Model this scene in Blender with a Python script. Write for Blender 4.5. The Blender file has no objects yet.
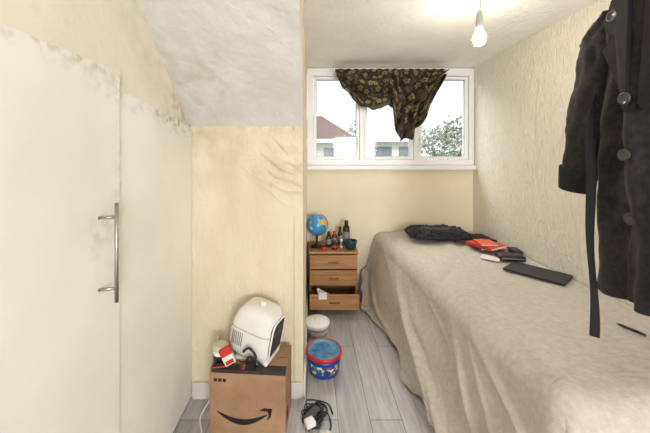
import bpy, bmesh, math, random
from mathutils import Vector, Matrix, noise, Euler
random.seed(4)
sc = bpy.context.scene
COL = sc.collection
CAMZ = 1.37
try:
    sc.view_settings.view_transform = 'Standard'
except Exception as e:
    print(e)

# ------------------------------------------------------------ materials
def rgb(r, g, b):
    f = lambda c: (c/255/12.92) if c/255 <= .04045 else ((c/255+.055)/1.055)**2.4
    return (f(r), f(g), f(b), 1)

def newmat(name):
    m = bpy.data.materials.new(name); m.use_nodes = True
    nt = m.node_tree; b = nt.nodes['Principled BSDF']
    return m, nt, b

def M(name, col, rough=.6, metal=0, col2=None, vscale=6, bump=0, bscale=60, stretch=(1,1,1), emit=0, trans=0, sheen=0, dist=0, bdist=.01):
    m, nt, b = newmat(name)
    N, L = nt.nodes, nt.links
    b.inputs['Base Color'].default_value = col
    b.inputs['Roughness'].default_value = rough
    b.inputs['Metallic'].default_value = metal
    if trans: b.inputs['Transmission Weight'].default_value = trans
    if sheen: b.inputs['Sheen Weight'].default_value = sheen
    tc = N.new('ShaderNodeTexCoord'); mp = N.new('ShaderNodeMapping')
    mp.inputs['Scale'].default_value = stretch
    L.new(tc.outputs['Object'], mp.inputs[0])
    if col2 is None: col2 = tuple(c*.82 for c in col[:3])+(1,)
    n = N.new('ShaderNodeTexNoise'); n.inputs['Scale'].default_value = vscale; n.inputs['Detail'].default_value = 5
    n.inputs['Distortion'].default_value = dist
    L.new(mp.outputs[0], n.inputs[0])
    r = N.new('ShaderNodeValToRGB'); r.color_ramp.elements[0].position = .35; r.color_ramp.elements[1].position = .65
    r.color_ramp.elements[0].color = col2; r.color_ramp.elements[1].color = col
    L.new(n.outputs['Fac'], r.inputs[0]); L.new(r.outputs[0], b.inputs['Base Color'])
    if bump:
        n2 = N.new('ShaderNodeTexNoise'); n2.inputs['Scale'].default_value = bscale; n2.inputs['Detail'].default_value = 4
        n2.inputs['Distortion'].default_value = dist
        L.new(mp.outputs[0], n2.inputs[0])
        bp = N.new('ShaderNodeBump'); bp.inputs['Strength'].default_value = bump; bp.inputs['Distance'].default_value = bdist
        L.new(n2.outputs['Fac'], bp.inputs['Height']); L.new(bp.outputs[0], b.inputs['Normal'])
    if emit:
        b.inputs['Emission Color'].default_value = col; b.inputs['Emission Strength'].default_value = emit
    return m

def add_stain(m, centre, radius, col, scale=9, strength=.8, squash=(1,1,1), thr=.45):
    """dirt / mould patch at a real place on the surface"""
    nt = m.node_tree; N, L = nt.nodes, nt.links; b = N['Principled BSDF']
    src = b.inputs['Base Color'].links[0].from_socket
    tc = N.new('ShaderNodeTexCoord'); mp = N.new('ShaderNodeVectorMath'); mp.operation = 'SUBTRACT'
    mp.inputs[1].default_value = centre
    L.new(tc.outputs['Object'], mp.inputs[0])
    sq = N.new('ShaderNodeVectorMath'); sq.operation = 'MULTIPLY'; sq.inputs[1].default_value = squash
    L.new(mp.outputs[0], sq.inputs[0])
    ln = N.new('ShaderNodeVectorMath'); ln.operation = 'LENGTH'; L.new(sq.outputs[0], ln.inputs[0])
    mr = N.new('ShaderNodeMapRange'); mr.inputs['From Min'].default_value = 0; mr.inputs['From Max'].default_value = radius
    mr.inputs['To Min'].default_value = 1; mr.inputs['To Max'].default_value = 0
    L.new(ln.outputs['Value'], mr.inputs['Value'])
    n = N.new('ShaderNodeTexNoise'); n.inputs['Scale'].default_value = scale; n.inputs['Detail'].default_value = 8
    L.new(tc.outputs['Object'], n.inputs[0])
    r = N.new('ShaderNodeMapRange'); r.inputs['From Min'].default_value = thr; r.inputs['From Max'].default_value = thr+.22
    L.new(n.outputs['Fac'], r.inputs['Value'])
    mu = N.new('ShaderNodeMath'); mu.operation = 'MULTIPLY'; L.new(mr.outputs[0], mu.inputs[0]); L.new(r.outputs[0], mu.inputs[1])
    mu2 = N.new('ShaderNodeMath'); mu2.operation = 'MULTIPLY'; L.new(mu.outputs[0], mu2.inputs[0]); mu2.inputs[1].default_value = strength
    mx = N.new('ShaderNodeMix'); mx.data_type = 'RGBA'
    L.new(mu2.outputs[0], mx.inputs[0]); L.new(src, mx.inputs[6]); mx.inputs[7].default_value = col
    L.new(mx.outputs[2], b.inputs['Base Color'])

# ------------------------------------------------------------ mesh helpers
def finish(name, me, mat, parent=None, smooth=False, **props):
    ob = bpy.data.objects.new(name, me)
    COL.objects.link(ob)
    if mat is not None:
        for mm in (mat if isinstance(mat, (list, tuple)) else [mat]): me.materials.append(mm)
    if smooth:
        for p in me.polygons: p.use_smooth = True
    if parent is not None: ob.parent = parent
    for k, v in props.items(): ob[k] = v
    return ob

def from_bm(name, bm, mat, parent=None, smooth=False, **props):
    bmesh.ops.recalc_face_normals(bm, faces=bm.faces)
    me = bpy.data.meshes.new(name); bm.to_mesh(me); bm.free()
    return finish(name, me, mat, parent, smooth, **props)

def bm_box(bm, lo, hi, bevel=0, seg=2, rot=None):
    lo = Vector(lo); hi = Vector(hi); c = (lo+hi)/2; s = hi-lo
    tmp = bmesh.new(); bmesh.ops.create_cube(tmp, size=1)
    for v in tmp.verts: v.co = Vector((v.co.x*s.x, v.co.y*s.y, v.co.z*s.z))
    if bevel: bmesh.ops.bevel(tmp, geom=list(tmp.edges), offset=bevel, segments=seg, affect='EDGES', profile=.6)
    mtx = Matrix.Translation(c)
    if rot:
        mtx = Matrix.Translation(c) @ Euler(rot).to_matrix().to_4x4()
    bmesh.ops.transform(tmp, matrix=mtx, verts=tmp.verts)
    me = bpy.data.meshes.new('t'); tmp.to_mesh(me); tmp.free(); bm.from_mesh(me); bpy.data.meshes.remove(me)

def boxes(name, lst, mat, parent=None, bevel=0, smooth=False, rot=None, **props):
    bm = bmesh.new()
    for lo, hi in lst: bm_box(bm, lo, hi, bevel, rot=rot)
    return from_bm(name, bm, mat, parent, smooth, **props)

def box(name, lo, hi, mat, parent=None, bevel=0, smooth=False, rot=None, **props):
    return boxes(name, [(lo, hi)], mat, parent, bevel, smooth, rot, **props)

def loft(name, rings, mat, parent=None, smooth=True, cap=True, **props):
    bm = bmesh.new(); vr = []
    for r in rings: vr.append([bm.verts.new(p) for p in r])
    n = len(rings[0])
    for a, b in zip(vr[:-1], vr[1:]):
        for i in range(n):
            bm.faces.new((a[i], a[(i+1) % n], b[(i+1) % n], b[i]))
    if cap:
        bm.faces.new(vr[0][::-1]); bm.faces.new(vr[-1])
    return from_bm(name, bm, mat, parent, smooth, **props)

def lathe(name, prof, mat, parent=None, centre=(0,0,0), seg=40, smooth=True, cap=True, **props):
    rings = []
    for r, z in prof:
        rings.append([Vector((centre[0]+r*math.cos(2*math.pi*i/seg), centre[1]+r*math.sin(2*math.pi*i/seg), centre[2]+z)) for i in range(seg)])
    return loft(name, rings, mat, parent, smooth, cap, **props)

def smooth_path(pts, n=8):
    pts = [Vector(p) for p in pts]; out = []
    for i in range(len(pts)-1):
        p0 = pts[max(i-1, 0)]; p1 = pts[i]; p2 = pts[i+1]; p3 = pts[min(i+2, len(pts)-1)]
        for k in range(n):
            t = k/n
            out.append(.5*((2*p1)+(-p0+p2)*t+(2*p0-5*p1+4*p2-p3)*t*t+(-p0+3*p1-3*p2+p3)*t**3))
    out.append(pts[-1]); return out

def tube(name, pts, rad, mat, parent=None, seg=10, n=8, interp=True, **props):
    P = smooth_path(pts, n) if interp else [Vector(p) for p in pts]
    rings = []; up = Vector((0, 0, 1)); prev = None
    for i, p in enumerate(P):
        t = (P[min(i+1, len(P)-1)]-P[max(i-1, 0)]).normalized()
        if prev is None:
            a = t.cross(up)
            if a.length < .1: a = t.cross(Vector((1, 0, 0)))
        else:
            a = prev - t*prev.dot(t)
        a.normalize(); b = t.cross(a); prev = a
        r = rad(i/(len(P)-1)) if callable(rad) else rad
        rings.append([p + a*r*math.cos(2*math.pi*k/seg) + b*r*math.sin(2*math.pi*k/seg) for k in range(seg)])
    return loft(name, rings, mat, parent, True, True, **props)

def grid(name, f, nu, nv, mat, parent=None, smooth=True, thick=0, uvs=False, **props):
    bm = bmesh.new()
    V = [[bm.verts.new(f(i/nu, j/nv)) for j in range(nv+1)] for i in range(nu+1)]
    lay = bm.loops.layers.uv.new('UVMap') if uvs else None
    for i in range(nu):
        for j in range(nv):
            fc = bm.faces.new((V[i][j], V[i+1][j], V[i+1][j+1], V[i][j+1]))
            if uvs:
                for lp, (a, b) in zip(fc.loops, ((i, j), (i+1, j), (i+1, j+1), (i, j+1))): lp[lay].uv = (a/nu, b/nv)
    ob = from_bm(name, bm, mat, parent, smooth, **props)
    if thick:
        md = ob.modifiers.new('s', 'SOLIDIFY'); md.thickness = thick; md.offset = 0
    return ob

def thing(name, label, category, loc=(0,0,0), rot=(0,0,0), **props):
    e = bpy.data.objects.new(name, None); COL.objects.link(e)
    e.empty_display_size = .1; e.location = loc; e.rotation_euler = rot
    e['label'] = label; e['category'] = category
    for k, v in props.items(): e[k] = v
    return e

def part_empty(name, parent, loc=(0,0,0), rot=(0,0,0)):
    e = bpy.data.objects.new(name, None); COL.objects.link(e); e.parent = parent; e.location = loc; e.rotation_euler = rot
    e.empty_display_size = .05
    return e

def tag(ob, label, category):
    ob['label'] = label; ob['category'] = category; return ob

def place(ob, x, y, z, rot=(0,0,0)):
    ob.location = (x, y, z); ob.rotation_euler = rot; return ob

def nz(x, y=0, z=0): return noise.noise(Vector((x, y, z)))
def px(x, Y): return (x-312)/300*Y
def pz(y, Y): return CAMZ-(y-155)/300*Y

# ------------------------------------------------------------ wall materials
m_cream = M('cream_wallpaper', rgb(239, 228, 202), .85, col2=rgb(233, 220, 191), vscale=2.5, bump=.25, bscale=45)
m_leftwall = M('painted_cream_plaster', rgb(236, 228, 211), .85, col2=rgb(228, 219, 200), vscale=2, bump=.5, bscale=12)
add_stain(m_leftwall, (-.69, 1.63, 1.60), .24, rgb(150, 134, 106), 24, .85, thr=.42)
add_stain(m_leftwall, (-.69, 1.35, 1.9), .3, rgb(200, 186, 154), 14, .6, thr=.42)
m_eaves = M('old_yellowed_wallpaper', rgb(224, 211, 184), .85, col2=rgb(214, 200, 169), vscale=3, bump=.8, bscale=20, dist=.6, stretch=(1.6, 1, .7))
add_stain(m_eaves, (-.62, 1.7, 1.5), .4, rgb(188, 170, 134), 9, .7, thr=.41)
add_stain(m_eaves, (-.25, 1.7, 1.53), .3, rgb(178, 160, 126), 22, .7, (1, 1, 5), thr=.42)
add_stain(m_eaves, (-.12, 1.7, 1.32), .25, rgb(190, 172, 136), 18, .6, thr=.43)
add_stain(m_eaves, (-.45, 1.7, .35), .5, rgb(194, 182, 152), 8, .5, thr=.43)
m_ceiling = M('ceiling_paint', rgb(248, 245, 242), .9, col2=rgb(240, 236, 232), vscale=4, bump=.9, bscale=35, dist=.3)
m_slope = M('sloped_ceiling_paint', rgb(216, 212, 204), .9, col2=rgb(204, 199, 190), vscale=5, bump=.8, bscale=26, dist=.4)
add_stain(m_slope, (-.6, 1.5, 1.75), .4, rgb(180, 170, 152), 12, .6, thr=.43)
m_panel = M('white_panel_paint', rgb(240, 236, 226), .6, col2=rgb(232, 227, 215), vscale=2.5, bump=.3, bscale=9)
add_stain(m_panel, (-.68, 1.58, 1.56), .24, rgb(98, 88, 72), 36, 1, (1, .7, 2.4), thr=.42)
add_stain(m_panel, (-.68, 1.25, 1.60), .26, rgb(164, 150, 122), 30, .85, (1, .6, 3.2), thr=.45)
add_stain(m_panel, (-.66, .85, 1.65), .30, rgb(190, 176, 148), 26, .8, (1, .6, 5), thr=.45)
add_stain(m_panel, (-.66, 1.045, 1.2), .5, rgb(208, 197, 174), 26, .7, (1, 9, 1), thr=.45)
add_stain(m_panel, (-.66, .95, 1.13), .10, rgb(206, 194, 170), 26, .7, thr=.46)
m_white = M('white_gloss_frame', rgb(242, 242, 240), .35, col2=rgb(235, 235, 232), vscale=3)

def ripple_mat():
    m, nt, b = newmat('embossed_wallpaper'); N, L = nt.nodes, nt.links
    b.inputs['Roughness'].default_value = .8
    tc = N.new('ShaderNodeTexCoord'); mp = N.new('ShaderNodeMapping'); mp.inputs['Scale'].default_value = (1, 3.4, 1)
    mp.inputs['Rotation'].default_value = (.22, 0, 0)
    L.new(tc.outputs['Object'], mp.inputs[0])
    n = N.new('ShaderNodeTexNoise'); n.inputs['Scale'].default_value = 9.5; n.inputs['Detail'].default_value = 2; n.inputs['Distortion'].default_value = 2.0
    L.new(mp.outputs[0], n.inputs[0])
    bp = N.new('ShaderNodeBump'); bp.inputs['Strength'].default_value = .9; bp.inputs['Distance'].default_value = .018
    L.new(n.outputs['Fac'], bp.inputs['Height']); L.new(bp.outputs[0], b.inputs['Normal'])
    r = N.new('ShaderNodeValToRGB'); r.color_ramp.elements[0].position = .3; r.color_ramp.elements[1].position = .7
    r.color_ramp.elements[0].color = rgb(233, 226, 208); r.color_ramp.elements[1].color = rgb(242, 236, 221)
    L.new(n.outputs['Fac'], r.inputs[0]); L.new(r.outputs[0], b.inputs['Base Color'])
    return m
m_right = ripple_mat()

def floor_mat():
    m, nt, b = newmat('grey_laminate_planks'); N, L = nt.nodes, nt.links
    b.inputs['Roughness'].default_value = .42
    tc = N.new('ShaderNodeTexCoord')
    mp = N.new('ShaderNodeMapping'); mp.inputs['Rotation'].default_value = (0, 0, math.radians(90)); mp.inputs['Location'].default_value = (.25, .03, 0)
    L.new(tc.outputs['Object'], mp.inputs[0])
    br = N.new('ShaderNodeTexBrick'); br.inputs['Scale'].default_value = 1
    br.inputs['Brick Width'].default_value = .95; br.inputs['Row Height'].default_value = .165
    br.inputs['Mortar Size'].default_value = .0018; br.inputs['Mortar Smooth'].default_value = 0
    br.inputs['Color1'].default_value = rgb(190, 187, 184); br.inputs['Color2'].default_value = rgb(170, 168, 166)
    br.inputs['Mortar'].default_value = rgb(100, 98, 96); br.offset = .37
    L.new(mp.outputs[0], br.inputs['Vector'])
    mp2 = N.new('ShaderNodeMapping'); mp2.inputs['Scale'].default_value = (20, 1.8, 1)
    L.new(tc.outputs['Object'], mp2.inputs[0])
    n = N.new('ShaderNodeTexNoise'); n.inputs['Scale'].default_value = 2.2; n.inputs['Detail'].default_value = 7; n.inputs['Distortion'].default_value = .8
    L.new(mp2.outputs[0], n.inputs[0])
    r = N.new('ShaderNodeValToRGB'); r.color_ramp.elements[0].position = .32; r.color_ramp.elements[1].position = .64
    r.color_ramp.elements[0].color = (.66, .65, .64, 1); r.color_ramp.elements[1].color = (1, 1, 1, 1)
    L.new(n.outputs['Fac'], r.inputs[0])
    mx = N.new('ShaderNodeMix'); mx.data_type = 'RGBA'; mx.blend_type = 'MULTIPLY'; mx.inputs[0].default_value = .8
    L.new(br.outputs['Color'], mx.inputs[6]); L.new(r.outputs[0], mx.inputs[7]); L.new(mx.outputs[2], b.inputs['Base Color'])
    return m
m_floor = floor_mat()

S = dict(kind='structure')
XL, XC, XR = -.674, -.051, 1.61
YE, YB, YN = 1.70, 3.0, -1.4
ZE, ZC = 1.54, 2.24
Y2 = YE-.753
# ------------------------------------------------------------ room shell
box('floor', (-.9, YN, -.1), (1.8, 3.15, 0), m_floor, **S)
boxes('wall_back', [((XC-.1, YB, 0), (1.8, YB+.15, 1.27)), ((XC-.1, YB, 2.225), (1.8, YB+.15, 2.4))], m_cream, **S)
box('wall_right', (XR, YN, 0), (XR+.15, YB+.15, 2.4), m_right, **S)
box('wall_left', (XL-.12, YN, 0), (XL-.022, YE+.1, 2.4), m_leftwall, **S)
box('wall_eaves', (XL-.1, YE, 0), (XC-.052, YE+.08, ZE+.04), m_eaves, **S)
bm = bmesh.new()
bm_box(bm, (XC-.05, YE, 0), (XC, YB, 2.24))
prof = [(YE, ZE), (YE, ZC), (Y2, ZC)]
a = [bm.verts.new((XC-.05, y, z)) for y, z in prof]; c = [bm.verts.new((XC, y, z)) for y, z in prof]
bm.faces.new(a); bm.faces.new(c[::-1])
for i in range(3):
    j = (i+1) % 3; bm.faces.new((a[i], a[j], c[j], c[i]))
from_bm('wall_cheek', bm, m_eaves, **S)
bm = bmesh.new()
bm_box(bm, (XC-.05, YN, ZC), (1.8, 3.15, ZC+.1))
bm_box(bm, (-.9, YN, ZC), (XC-.05, Y2, ZC+.1))
from_bm('ceiling', bm, m_ceiling, **S)
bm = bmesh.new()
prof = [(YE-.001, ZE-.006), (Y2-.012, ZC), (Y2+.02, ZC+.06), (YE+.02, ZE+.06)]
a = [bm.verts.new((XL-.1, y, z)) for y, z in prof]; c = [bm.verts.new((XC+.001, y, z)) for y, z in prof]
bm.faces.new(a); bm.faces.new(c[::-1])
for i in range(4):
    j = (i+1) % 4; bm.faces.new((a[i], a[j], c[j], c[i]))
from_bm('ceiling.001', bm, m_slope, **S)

def panel(name, prof, x0, x1, mat, parent=None):
    bm = bmesh.new()
    a = [bm.verts.new((x0, y, z)) for y, z in prof]; c = [bm.verts.new((x1, y, z)) for y, z in prof]
    bm.faces.new(a); bm.faces.new(c[::-1])
    for i in range(len(prof)):
        j = (i+1) % len(prof); bm.faces.new((a[i], a[j], c[j], c[i]))
    bmesh.ops.bevel(bm, geom=list(bm.edges), offset=.003, segments=2, affect='EDGES')
    return from_bm(name, bm, mat, parent, **(S if parent is None else {}))
d1 = panel('door_1', [(.30, .01), (1.045, .01), (1.045, 1.66), (.30, 1.648)], XL-.020, XL+.006, m_panel)
m_steel = M('brushed_steel', rgb(186, 180, 170), .35, 1, bump=.1, bscale=200)
hb = part_empty('handle', d1); hb['label'] = 'long brushed steel bar handle'
HY = .955
tube('handle_bar', [(XL+.052, HY, pz(302, HY)), (XL+.052, HY, pz(203, HY))], .006, m_steel, hb, seg=16, n=2)
for yy in (217, 288):
    tube('handle_mount', [(XL+.005, HY-.015, pz(yy, HY)), (XL+.05, HY, pz(yy, HY))], .005, m_steel, hb, seg=12, n=2)
panel('door_2', [(1.058, .01), (YE-.002, .01), (YE-.002, 1.535), (1.40, 1.56), (1.058, 1.605)], XL-.020, XL-.006, m_panel)
m_skirt = M('skirting_paint', rgb(222, 217, 206), .5)
box('baseboard_eaves', (XL+.003, YE-.018, 0), (XC, YE-.001, .09), m_skirt, bevel=.003, **S)
box('baseboard_cheek', (XC+.001, YE-.018, 0), (XC+.014, YB-.001, .09), m_skirt, bevel=.003, **S)
box('baseboard_back', (XC+.015, YB-.016, 0), (XR-.001, YB-.001, .09), m_skirt, bevel=.003, **S)

# loose, bubbled wallpaper bulging off the eaves wall
def flap(u, v):
    x = -.46+.408*u; z = 1.51-.49*v
    env = min(1, 5*u)*min(1, 5*v)*min(1, 3*(1-v))
    bulge = .028*math.exp(-(((x+.17)/.10)**2+((z-1.33)/.09)**2))+.018*math.exp(-(((x+.10)/.05)**2+((z-1.20)/.10)**2))+.014*math.exp(-(((x+.33)/.08)**2+((z-1.40)/.05)**2))
    ridge = 0
    for k, (off, wd, am, sl_) in enumerate([(0, .015, .030, -.62), (.055, .012, .022, -.80), (-.055, .014, .024, -.45), (.11, .012, .020, -.95), (-.12, .016, .020, -.5), (-.19, .016, .016, -.7)]):
        q = (z-1.31)-sl_*(x+.17)-off+.04*nz(x*8, k*3)
        prof_ = math.exp(-(q/(wd if q < 0 else wd*.4))**2)
        ridge += am*prof_*max(0, .45+1.1*nz(x*8, k))*min(1, .1+1.2*u)
    ridge += bulge+.009*nz(x*12, z*12)+.003*abs(nz(x*30, z*30))
    return Vector((x, YE-.0008-max(0, ridge)*env, z))
grid('trim_1', flap, 150, 170, m_eaves, **S)

# ------------------------------------------------------------ window
win = bpy.data.objects.new('window_1', None); COL.objects.link(win); win['kind'] = 'structure'
wy0, wy1 = 2.972, 3.06
X0, X1 = XC+.003, XR-.003
zb, zt = 1.272, 2.223
mull = [px(361.5, 3), px(415.5, 3)]
fr = [((X0, wy0, zt-.07), (X1, wy1, zt)), ((X0, wy0, zb), (X1, wy1, zb+.05)),
      ((X0, wy0+.001, zb+.05), (X0+.06, wy1, zt-.07)), ((X1-.05, wy0+.001, zb+.05), (X1, wy1, zt-.07))]
for mx_ in mull: fr.append(((mx_-.022, wy0+.001, zb+.05), (mx_+.022, wy1, zt-.07)))
boxes('window_frame', fr, m_white, win, bevel=.002)
m_glass, nt, b = newmat('window_glass')
for n in list(nt.nodes):
    if n.type != 'OUTPUT_MATERIAL': nt.nodes.remove(n)
tr = nt.nodes.new('ShaderNodeBsdfTransparent'); gl = nt.nodes.new('ShaderNodeBsdfGlossy'); gl.inputs['Roughness'].default_value = .05
mx_ = nt.nodes.new('ShaderNodeMixShader'); mx_.inputs[0].default_value = .04
nt.links.new(tr.outputs[0], mx_.inputs[1]); nt.links.new(gl.outputs[0], mx_.inputs[2])
nt.links.new(mx_.outputs[0], nt.nodes['Material Output'].inputs[0])
m_gask = M('dark_gasket', rgb(90, 90, 92), .7)
edges = [X0+.06, mull[0]-.022, mull[0]+.022, mull[1]-.022, mull[1]+.022, X1-.05]
for k in range(3):
    a0, a1 = edges[2*k]+.003, edges[2*k+1]-.003; b0, b1 = zb+.053, zt-.073; w = .030
    sash = boxes('window_sash', [((a0, 2.982, b0), (a0+w, 3.04, b1)), ((a1-w, 2.982, b0), (a1, 3.04, b1)),
                          ((a0+w, 2.982, b0), (a1-w, 3.04, b0+w)), ((a0+w, 2.982, b1-w), (a1-w, 3.04, b1))], m_white, win, bevel=.002)
    g = .003
    boxes('gasket', [((a0+w, 3.0, b0+w), (a0+w+g, 3.01, b1-w)), ((a1-w-g, 3.0, b0+w), (a1-w, 3.01, b1-w)),
                     ((a0+w+g, 3.0, b0+w), (a1-w-g, 3.01, b0+w+g)), ((a0+w+g, 3.0, b1-w-g), (a1-w-g, 3.01, b1-w))], m_gask, sash)
    box('window_pane', (a0+w, 3.012, b0+w), (a1-w, 3.016, b1-w), m_glass, win)
boxes('window_sill', [((X0, 2.93, 1.225), (X1, 2.999, 1.268))], m_white, win, bevel=.008)
for xx in (edges[1]-.016, edges[4]+.016):
    boxes('window_handle', [((xx-.008, 2.962, 1.50), (xx+.008, 2.981, 1.54)), ((xx-.007, 2.952, 1.44), (xx+.007, 2.9615, 1.53))], m_white, win, bevel=.003)

# ------------------------------------------------------------ outside
m_roof = M('roof_tiles', rgb(128, 102, 92), .8, col2=rgb(98, 76, 68), vscale=8, bump=.6, bscale=14)
m_render = M('pale_render', rgb(226, 224, 220), .9)
m_brick = M('brick', rgb(176, 150, 138), .9, col2=rgb(150, 126, 114), vscale=20)
m_winout = M('dark_house_window', rgb(140, 146, 154), .2)
def house(label, x0, x1, y0, y1, zbase, ze, zr, hip, mr, mw, chim=True):
    h = thing('house', label, 'house', ((x0+x1)/2, (y0+y1)/2, zbase))
    ox, oy = (x0+x1)/2, (y0+y1)/2
    box('house_walls', (x0-ox, y0-oy, 0), (x1-ox, y1-oy, ze-zbase), mw, h)
    o = .3; bm = bmesh.new(); e = ze-zbase; r = zr-zbase
    base = [bm.verts.new(p) for p in ((x0-ox-o, y0-oy-o, e), (x1-ox+o, y0-oy-o, e), (x1-ox+o, y1-oy+o, e), (x0-ox-o, y1-oy+o, e))]
    r1 = bm.verts.new((x0-ox-o+hip, 0, r)); r2 = bm.verts.new((x1-ox+o-hip, 0, r))
    bm.faces.new((base[0], base[1], r2, r1)); bm.faces.new((base[2], base[3], r1, r2))
    bm.faces.new((base[1], base[2], r2)); bm.faces.new((base[3], base[0], r1)); bm.faces.new(base[::-1])
    from_bm('roof', bm, mr, h)
    box('fascia', (x0-ox-o, y0-oy-o-.06, e-.18), (x1-ox+o, y0-oy-o, e+.02), m_white, h)
    w = (x1-x0)
    for t in (.25, .72):
        cx = x0-ox+w*t
        box('house_window', (cx-.5, y0-oy-.03, e-1.5), (cx+.5, y0-oy-.01, e-.45), m_winout, h)
    if chim:
        boxes('chimney', [((-.3-w*.3, -.3, r-1.0), (.3-w*.3, .3, r+.2)), ((-.36-w*.3, -.36, r+.14), (.36-w*.3, .36, r+.24))], m_brick, h)
    return h
house('pale rendered house with brown hipped tile roof', -1.6, 2.2, 16.3, 21, -3, 2.2, 3.8, 1.9, m_roof, m_render)
m_palero = M('pale_slate_roof', rgb(222, 220, 219), .8, col2=rgb(206, 203, 203), vscale=9)
house('white rendered house with pale grey roof', 3.4, 6.4, 17.5, 22, -3, 2.3, 3.2, .6, m_palero, M('white_render', rgb(240, 238, 236), .9), False)
m_leaf = M('tree_foliage', rgb(152, 168, 142), .8, col2=rgb(98, 118, 102), vscale=5, bump=1, bscale=8)
m_bark = M('tree_bark', rgb(96, 80, 66), .9)
def tree(label, x, y, ztop, r, cnt=700):
    t = thing('tree', label, 'tree', (x, y, -3))
    H = ztop+3
    tube('trunk', [(0, 0, 0), (.1, 0, H*.3), (0, .1, H*.7)], lambda s: .22-.12*s, m_bark, t)
    bm = bmesh.new()
    for k in range(cnt):
        while True:
            p = Vector((random.uniform(-1, 1), random.uniform(-1, 1), random.uniform(-1, 1)))
            if p.length < 1 and p.length > .35: break
        p = Vector((p.x*r, p.y*r, p.z*r*.85))*(1+.55*nz(p.x*2+x, p.y*2, p.z*2))
        s_ = random.uniform(.06, .14)*r*.55
        c_ = p+Vector((0, 0, H-r*.85))
        n1 = Vector((random.gauss(0, 1), random.gauss(0, 1), random.gauss(0, 1))).normalized()
        t1 = n1.orthogonal().normalized()*s_; t2 = n1.cross(t1).normalized()*s_
        vs = [bm.verts.new(c_+t1*math.cos(q)+t2*.7*math.sin(q)) for q in (0, 1.05, 2.09, 3.14, 4.19, 5.24)]
        bm.faces.new(vs)
    from_bm('foliage', bm, m_leaf, t)
tree('leafy green tree beyond the window', 5.35, 12.8, 2.65, 1.0, 900)
tree('tall leafy tree behind the houses', 8.1, 16.4, 3.5, 1.2, 900)
tree('leafy tree between the two houses', 4.0, 26.0, 4.3, 1.2)
box('ground', (-40, 3.6, -3.1), (40, 60, -3.0), M('grass', rgb(110, 130, 84), .9), **S)

# ------------------------------------------------------------ bed + blanket
ZT = .608
m_matt = M('white_mattress', rgb(226, 220, 208), .9, bump=.2)
m_base = M('divan_fabric', rgb(120, 104, 92), .9, bump=.3, bscale=200)
bed = thing('bed', 'single divan bed with mattress hidden under a beige throw', 'bed', (1.20, 1.98, 0))
box('bed_base', (-.31, -.96, .03), (.38, .97, .33), m_base, bed, bevel=.015)
box('mattress', (-.33, -.98, .335), (.39, .985, .555), m_matt, bed, bevel=.05, smooth=True)
for sx in (-.26, .32):
    for sy in (-.85, .85):
        lathe('castor', [(.02, 0), (.025, .01), (.02, .03)], m_gask, bed, (sx, sy, 0), 16)

def fleece():
    m, nt, b = newmat('beige_fleece'); N, L = nt.nodes, nt.links
    b.inputs['Roughness'].default_value = .95; b.inputs['Sheen Weight'].default_value = .25
    tc = N.new('ShaderNodeTexCoord')
    n = N.new('ShaderNodeTexNoise'); n.inputs['Scale'].default_value = 45; n.inputs['Detail'].default_value = 9
    L.new(tc.outputs['Object'], n.inputs[0])
    r = N.new('ShaderNodeValToRGB'); r.color_ramp.elements[0].position = .3; r.color_ramp.elements[1].position = .7
    r.color_ramp.elements[0].color = rgb(186, 174, 160); r.color_ramp.elements[1].color = rgb(202, 191, 178)
    L.new(n.outputs['Fac'], r.inputs[0]); L.new(r.outputs[0], b.inputs['Base Color'])
    v = N.new('ShaderNodeTexNoise'); v.inputs['Scale'].default_value = 80; v.inputs['Detail'].default_value = 5; v.inputs['Distortion'].default_value = .5
    L.new(tc.outputs['Object'], v.inputs[0])
    mp = N.new('ShaderNodeMapping'); mp.inputs['Scale'].default_value = (1, 1.8, .8); mp.inputs['Rotation'].default_value = (.5, .2, .7)
    L.new(tc.outputs['Object'], mp.inputs[0])
    n3 = N.new('ShaderNodeTexNoise'); n3.inputs['Scale'].default_value = 12; n3.inputs['Detail'].default_value = 3; n3.inputs['Distortion'].default_value = 1.4
    L.new(mp.outputs[0], n3.inputs[0])
    b1 = N.new('ShaderNodeBump'); b1.inputs['Strength'].default_value = .32; b1.inputs['Distance'].default_value = .012
    L.new(n3.outputs['Fac'], b1.inputs['Height'])
    b2 = N.new('ShaderNodeBump'); b2.inputs['Strength'].default_value = .4; b2.inputs['Distance'].default_value = .004
    L.new(v.outputs['Fac'], b2.inputs['Height']); L.new(b1.outputs[0], b2.inputs['Normal']); L.new(b2.outputs[0], b.inputs['Normal'])
    return m
m_fleece = fleece()
R = .09
def edge(a, flare):
    if a <= 0: return 0, 0
    if a < R*math.pi/2: return R*math.sin(a/R), R*(1-math.cos(a/R))
    return R+flare*(a-R*math.pi/2), R+(a-R*math.pi/2)
def bump_top(x, y):
    z = .016*nz(x*2.3, y*2.3, 2)+.003*nz(x*11, y*9, 4)
    for k, (sl, off, am, wd) in enumerate([(.55, .35, .016, .04), (.35, -.95, .014, .04), (.7, 1.05, .014, .04), (1.2, -.3, .013, .035), (-.6, .5, .012, .035)]):
        q = (x-.7)-sl*(y-1.8)*.6+off*.3+.05*nz(y*3, k*5, x*2)
        z += am*math.exp(-(q/wd)**2)*(.5+nz(x*3, y*2, k*7))
    return z
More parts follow.
